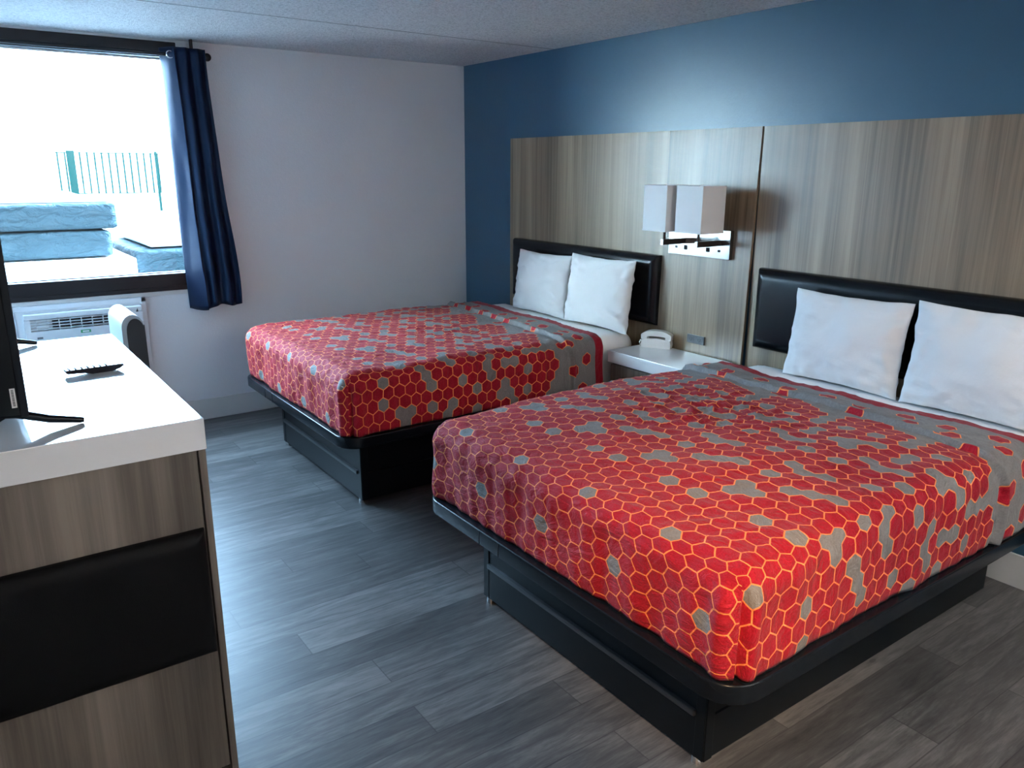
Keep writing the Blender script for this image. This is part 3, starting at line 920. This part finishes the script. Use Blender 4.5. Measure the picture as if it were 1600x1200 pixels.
# outlet on the narrow panel
oy0, oy1, oz0, oz1 = -2.575, -2.450, .728, .776
ou = thing('power_outlet', 'dark grey double power outlet on the panel above the nightstand', 'outlet', (-.05, -2.5125, oz0))
MB().box(-.0535, -.044, oy0, oy1, oz0, oz1, .002).build('plate', M_outlet, ou)
for yy in (-2.482, -2.543):
    s_ = MB().box(-.0555, -.052, yy - .018, yy + .018, .738, .766, .0015).build('socket', M_outlet, ou)
    MB().box(-.0562, -.055, yy - .009, yy - .006, .746, .760).box(-.0562, -.055, yy + .006, yy + .009, .748, .758).cyl((-.0562, yy, .743), (-.055, yy, .743), .003).build('slot', M_dark_gap, s_, smooth=False)

# ------------------------------------------------------------------ double wall lamp
sl = thing('wall_lamp', 'double wall lamp with two white square shades between the beds', 'wall lamp', (-.04, -2.49, 1.22))
pl = MB().box(-.060, -.030, -2.712, -2.272, 1.218, 1.372, .003).build('back_plate', M_steel, sl)
for yy in (-2.405, -2.565):
    MB().box(-.064, -.058, yy - .011, yy + .011, 1.250, 1.274, .0015).build('switch', M_dark_gap, pl)
for yy in (-2.335, -2.642):
    MB().box(-.0615, -.058, yy - .008, yy + .008, 1.255, 1.267).build('usb_port', M_dark_gap, pl, smooth=False)
SH = [(-.270, -2.437, .083), (-.235, -2.647, .0875)]
for k, (sx_, sy_, hw_) in enumerate(SH):
    by = (-2.47, -2.70)[k]
    ar = MB()
    ar.box(sx_ - .015, -.095, sy_ - .009, sy_ + .009, 1.289, 1.319, .002)
    yy0, yy1 = sorted((by, sy_))
    if k == 0:
        ar.prism([(-.110, sy_ + .009), (-.110, sy_ - .009), (-.060, by - .009), (-.060, by + .009)], 'z', 1.289, 1.319)
    else:
        ar.box(-.10, -.060, sy_ - .009, sy_ + .009, 1.289, 1.319, .002)
    ar.build('arm', M_brown_metal, sl)
    MB().box(sx_ - .0165, sx_ - .0145, sy_ - .009, sy_ + .009, 1.289, 1.319).build('end_cap', M_steel, sl, smooth=False)
    MB().cyl((sx_, sy_, 1.317), (sx_, sy_, 1.42), .0075).build('stem', M_brown_metal, sl)
    MB().cyl((sx_, sy_, 1.40), (sx_, sy_, 1.47), .017).ball((sx_, sy_, 1.51), .028).build('bulb', M_white_plastic, sl)
    z0, z1, th = 1.366, 1.602, .003
    s_ = MB()
    s_.box(sx_ - hw_, sx_ - hw_ + th, sy_ - hw_, sy_ + hw_, z0, z1).box(sx_ + hw_ - th, sx_ + hw_, sy_ - hw_, sy_ + hw_, z0, z1)
    s_.box(sx_ - hw_ + th, sx_ + hw_ - th, sy_ - hw_, sy_ - hw_ + th, z0, z1).box(sx_ - hw_ + th, sx_ + hw_ - th, sy_ + hw_ - th, sy_ + hw_, z0, z1)
    s_ = s_.build('lamp_shade', M_shade, sl, smooth=False)
    for zz in (z0 - .0008, z1 - .0072):
        tb = MB()
        tb.box(sx_ - hw_ - .0012, sx_ + hw_ + .0012, sy_ - hw_ - .0012, sy_ - hw_, zz, zz + .008).box(sx_ - hw_ - .0012, sx_ + hw_ + .0012, sy_ + hw_, sy_ + hw_ + .0012, zz, zz + .008)
        tb.box(sx_ - hw_ - .0012, sx_ - hw_, sy_ - hw_, sy_ + hw_, zz, zz + .008).box(sx_ + hw_, sx_ + hw_ + .0012, sy_ - hw_, sy_ + hw_, zz, zz + .008)
        tb.build('shade_trim', M_shade, s_, smooth=False)

# ------------------------------------------------------------------ dresser
DX, DY0, DY1, DZ = -2.975, -3.471, -2.187, 1.071
ds = thing('dresser', 'wood-look dresser with a glossy white top and padded black end', 'dresser', (-3.30, -2.83, 0), 0)
DXL = -3.63
MB().box(DXL, DX, DY0, DY1, .988, DZ, .003).build('top', M_white_gloss, ds)
MB().box(DXL + .01, DX - .024, DY0 + .010, DY1 - .01, .03, .988, .002).build('end_panel', M_case, ds)
MB().box(DX - .021, DX - .003, DY0 + .004, DY1 - .005, .0, .988, .002).build('front_panel', M_case, ds)
MB().box(DXL + .02, DX - .04, DY0 + .03, DY1 - .02, 0, .03).build('plinth', M_black_matte, ds)
MB().pad(DXL + .06, DX - .028, .412, .774, DY0 + .0095, DY0 - .026, .008, .042, 1).build('padded_panel', M_leather_matte, ds, ang=50)

# television seen along its end
TZ = DZ + .0004
tv = thing('television', 'flat television seen end-on on the white dresser top', 'television', (-3.37, -2.79, TZ))
MB().box(-3.358, -3.3405, -3.358, -2.212, 1.1134, 1.764, .003).build('screen_panel', M_black, tv)
MB().box(-3.3408, -3.3398, -3.350, -2.220, 1.128, 1.757).build('screen', M_screen, tv, smooth=False)
MB().prism([(-3.358, 1.118), (-3.405, 1.121), (-3.422, 1.17), (-3.418, 1.46), (-3.358, 1.61)], 'y', -3.355, -2.216).build('back_housing', M_black_matte, tv)
st_ = MB().box(-3.3725, -3.3615, -3.3562, -3.355, 1.1376, 1.1844).build('port_label', M_label, tv, smooth=False)
tv_ink = MB()
zz = 1.142
while zz < 1.181:
    hh = random.uniform(.0016, .003); tv_ink.box(-3.3695, -3.3645, -3.3566, -3.3561, zz, zz + hh); zz += hh + .0014
tv_ink.build('print', M_ink, st_, smooth=False)
for yy in (-3.338, -2.252):
    f_ = MB().tube([(-3.395, yy, 1.122), (-3.365, yy, 1.118), (-3.30, yy, 1.094), (-3.237, yy, TZ + .0085), (-3.227, yy, TZ + .0065)], [.011, .011, .010, .008, .006], 10)
    f_.tube([(-3.38, yy, 1.122), (-3.43, yy, 1.096), (-3.49, yy, TZ + .0044)], [.007, .0063, .004], 10)
    f_.build('foot', M_black, tv)

# remote
rc = thing('remote_control', 'black remote control on the white dresser top', 'remote control', (-3.125, -2.802, TZ), R(4))
pr_ = [(-.081, .0130), (-.076, .0085), (-.047, .0070), (-.022, .0040), (-.009, .0004), (.047, .0004), (.069, .006), (.081, .0135), (.081, .0186), (.0, .0186), (-.07, .0186), (-.080, .0182)]
rm_ = MB().prism(pr_, 'y', -.0187, .0187)
rm_.build('body', M_remote, rc, local=True, ang=50)
MB().box(-.077, .079, -.0165, .0165, .0184, .0196, .0004).build('keypad_face', M_remote_top, rc, local=True)
for i in range(7):
    for j in range(3):
        x_ = -.069 + i * .017; y_ = -.0094 + j * .0094
        MB().box(x_ - .003, x_ + .003, y_ - .0024, y_ + .0024, .0192, .0212, .0006, 1).build('button', M_button, rc, local=True)

# ------------------------------------------------------------------ air conditioner
ac = thing('air_conditioner', 'white wall air conditioner below the window', 'air conditioner', (-2.82, -.03, .20))
a0, a1, at = -3.20, -2.448, .884
fr_ = MB().box(a0, a1, -.045, -.0015, at - .03, at, .004).box(a0, a0 + .03, -.045, -.0015, .20, at, .004).box(a1 - .03, a1, -.045, -.0015, .20, at, .004).box(a0, a1, -.045, -.0015, .20, .23, .004)
fr_.build('outer_frame', M_ac, ac)
MB().box(a0 + .028, a1 - .028, -.034, -.002, .225, at - .025).build('back_board', M_ac, ac, smooth=False)
gx0, gx1, gz0, gz1 = -3.100, -2.560, .737, .806
cv = MB()
c0, c1, ct = -3.13, -2.482, .838
cv.box(c0, c1, -.085, -.03, gz1, ct, .006).box(c0, c1, -.085, -.03, .24, gz0, .006).box(c0, gx0, -.085, -.03, gz0, gz1).box(gx1, c1, -.085, -.03, gz0, gz1)
cv.build('front_cover', M_ac, ac)
MB().box(gx0, gx1, -.048, -.032, gz0, gz1).build('vent_cavity', M_dark_gap, ac, smooth=False)
gm = MB()
for k in range(4):
    zz = gz0 + .008 + k * .0175
    gm.box(gx0, gx1, -.084, -.056, zz, zz + .004)
for k in range(9):
    xx = gx0 + .03 + k * .06
    gm.box(xx, xx + .004, -.078, -.050, gz0, gz1)
gm.build('louvre_grille', M_ac, ac, smooth=False)
MB().box(gx0 + .001, gx0 + .115, -.062, -.055, gz0 + .002, gz1 - .002).build('vent_flap', M_ac, ac, smooth=False)
MB().box(-2.842, -2.786, -.0865, -.085, .704, .722).build('energy_sticker', M_green, ac, smooth=False)
MB().box(-2.832, -2.796, -.0872, -.0864, .708, .717).build('sticker_print', M_label, ac, smooth=False)
MB().box(-3.075, -3.045, -.0865, -.085, .690, .702).build('badge', M_button, ac, smooth=False)
MB().prism([(-2.52, .803), (-2.506, .803), (-2.510, .826)], 'y', -.0870, -.085).build('warning_mark', M_ink, ac, smooth=False)

# ------------------------------------------------------------------ chair beyond the dresser
ch = thing('chair', 'upholstered chair with pale front and dark side beyond the dresser', 'chair', (-2.80, -.78, 0))
bx0, bx1, by0_, by1_, bz1 = -2.750, -2.640, -.96, -.56, .932
arch = [(bx0, .50)]
for k in range(15):
    a = math.pi * k / 14
    arch.append(((bx0 + bx1) / 2 - (bx1 - bx0) / 2 * math.cos(a), bz1 - .07 + .07 * math.sin(a)))
arch.append((bx1 + .005, .50))
MB().prism(arch, 'y', by0_, by1_).build('backrest', M_pale_vinyl, ch)['label'] = 'pale grey vinyl backrest'
arch2 = []
cxm = (bx0 + bx1) / 2
for (xx, zz) in arch:
    arch2.append((cxm + .012 + (xx - cxm) * .80, zz - .022 if zz > .6 else zz))
MB().prism(arch2, 'y', by0_ - .006, by0_ - .0005).build('side_panel', M_dark_vinyl, ch)['label'] = 'charcoal side panel of the backrest'
bk = MB().box(bx1 - .004, bx1 + .004, by0_, by1_, .50, bz1 - .06, .002).build('back_panel', M_dark_vinyl, ch)
MB().puff(-3.10, -2.61, by0_, by1_, .40, .50, .025, 10, .008, 2).build('seat', M_dark_vinyl, ch, ang=180)
for xx in (-3.06, -2.655):
    for yy in (by0_ + .04, by1_ - .04):
        MB().cyl((xx, yy, 0), (xx, yy, .405), .014, .022).build('leg', M_black_matte, ch)

# ------------------------------------------------------------------ lamp behind the photographer
LX, LY = -3.42, -5.80
el = thing('ceiling_lamp', 'small round ceiling spotlight at the entry behind the camera', 'ceiling lamp', (LX, LY, 2.36))
MB().cyl((LX, LY, 2.40), (LX, LY, 2.4399), .09, .10, 28).build('canopy', M_steel, el)
for k in range(3):
    a = k * 2.094
    MB().cyl((LX + .07 * math.cos(a), LY + .07 * math.sin(a), 2.37), (LX + .08 * math.cos(a), LY + .08 * math.sin(a), 2.405), .008).build('spotlight_clip', M_steel, el)
fl = thing('fill_lamp', 'unseen torchiere added behind the camera to brighten the ceiling', 'floor lamp', (-1.2, -6.5, 0))  # added stand holding the ceiling fill
MB().cyl((-1.2, -6.5, 0), (-1.2, -6.5, .025), .14, .13, 28).build('base', M_black_matte, fl)
MB().cyl((-1.2, -6.5, .02), (-1.2, -6.5, 1.62), .011).build('pole', M_black_matte, fl)
MB().cyl((-1.2, -6.5, 1.60), (-1.2, -6.5, 1.74), .03, .17, 32, cap=False).build('bowl_shade', M_white_plastic, fl)

# ------------------------------------------------------------------ outside the window
struct('ground', MB().box(-14, 12, .15, 22, -.12, -.02), M_concrete)
fac = MB()
fac.box(-14, XL - .15, .0, .15, -.1, 5.7); fac.box(.15, 12, .0, .15, -.1, 5.7); fac.box(XL - .15, .15, .0, .15, H + .12, 5.7)
struct('trim_3', fac, M_facade)


def ext_mattress(name, label, x0, x1, y0, y1, z0, z1, mt, grp_=None, r=.032):
    mb = MB().puff(x0, x1, y0, y1, z0, z1, r, 14, .006, 2)
    o = mb.build(name, mt, origin=((x0 + x1) / 2, (y0 + y1) / 2, z0), ang=180)
    return tag(o, label, 'mattress' if 'mattress' in name else 'box spring', grp_)


G = 'mattresses stacked outside the window'
top_mattress = ext_mattress('outdoor_mattress', 'plastic-wrapped blue mattress topmost in the left stack outside', -4.10, -2.215, 2.0, 3.5, 1.184, 1.399, M_ext_blue, G)
wr = MB(); rows_ = []
for j in range(31):
    row = []
    for i in range(61):
        xx = -4.05 + 1.80 * i / 60; yy = 2.04 + 1.42 * j / 30
        e = min(1, min(i, 60 - i) / 6) * min(1, min(j, 30 - j) / 4)
        zz = 1.405 + e * (.035 + .035 * abs(noise.noise(Vector((xx * 3, yy * 3, 1)))) + .03 * abs(noise.noise(Vector((xx * 9 + yy * 4, yy * 8, 4)))))
        row.append(wr.bm.verts.new((xx, yy, zz)))
    rows_.append(row)
for ra, rb in zip(rows_, rows_[1:]):
    for i in range(60): wr.bm.faces.new((ra[i], ra[i + 1], rb[i + 1], rb[i]))
wo = wr.build('plastic_wrap', M_wrap, top_mattress, ang=60)
wo['label'] = 'crumpled clear plastic wrap'
ext_mattress('outdoor_mattress', 'plastic-wrapped blue mattress second in the left stack outside', -4.12, -2.275, 2.0, 3.5, .955, 1.170, M_ext_blue, G)
ext_mattress('outdoor_box_spring', 'white box spring under the left mattress stack outside', -4.15, -2.13, 1.86, 3.5, -.02, .940, M_ext_white, None, .01)
ext_mattress('outdoor_mattress', 'white mattress on top of the right pile outside', -1.98, -.70, 2.10, 3.6, 1.001, 1.241, M_ext_white, G)
ext_mattress('outdoor_mattress', 'grey-blue wrapped mattress under the white one in the right pile outside', -2.10, -.65, 2.05, 3.6, .670, .985, M_ext_blue, G)
ext_mattress('outdoor_box_spring', 'white box spring at the bottom of the right pile outside', -2.08, -.60, 2.15, 3.6, -.02, .658, M_ext_white, None, .01)
struct('wall_outside_bounce', MB().box(-9.3, -9, 3.0, 6.3, -.1, 6.0), M_ext_warm)  # unseen wall, added to bounce sunlight through the window
struct('wall_outside_blocker', MB().box(-9.3, -9, .15, 3.0, -.1, 6.0), M_ext_dark)  # unseen dark wall, added to keep daylight off the panel near the corner
struct('wall_outside', MB().box(-16, 14, 11, 11.3, -.1, 3.0), M_ext_wall)
fe = thing('railing', 'pale teal metal railing far outside the window', 'railing', (-1.25, 8, -.02))
rl = MB()
for zz in (1.30, 1.88):
    rl.box(-1.95, -.55, 7.99, 8.01, zz, zz + .014)
rl.build('rail', M_teal, fe, smooth=False)
for k in range(15):
    xx = -1.93 + k * .097
    MB().box(xx, xx + .022, 7.985, 8.015, 1.30, 1.90).build('baluster', M_teal, fe, smooth=False)
MB().box(-1.80, -1.70, 7.97, 8.03, -.02, 1.92).build('post', M_teal, fe, smooth=False)
MB().box(-.60, -.57, 7.97, 8.03, -.02, 1.92).build('post', M_teal, fe, smooth=False)
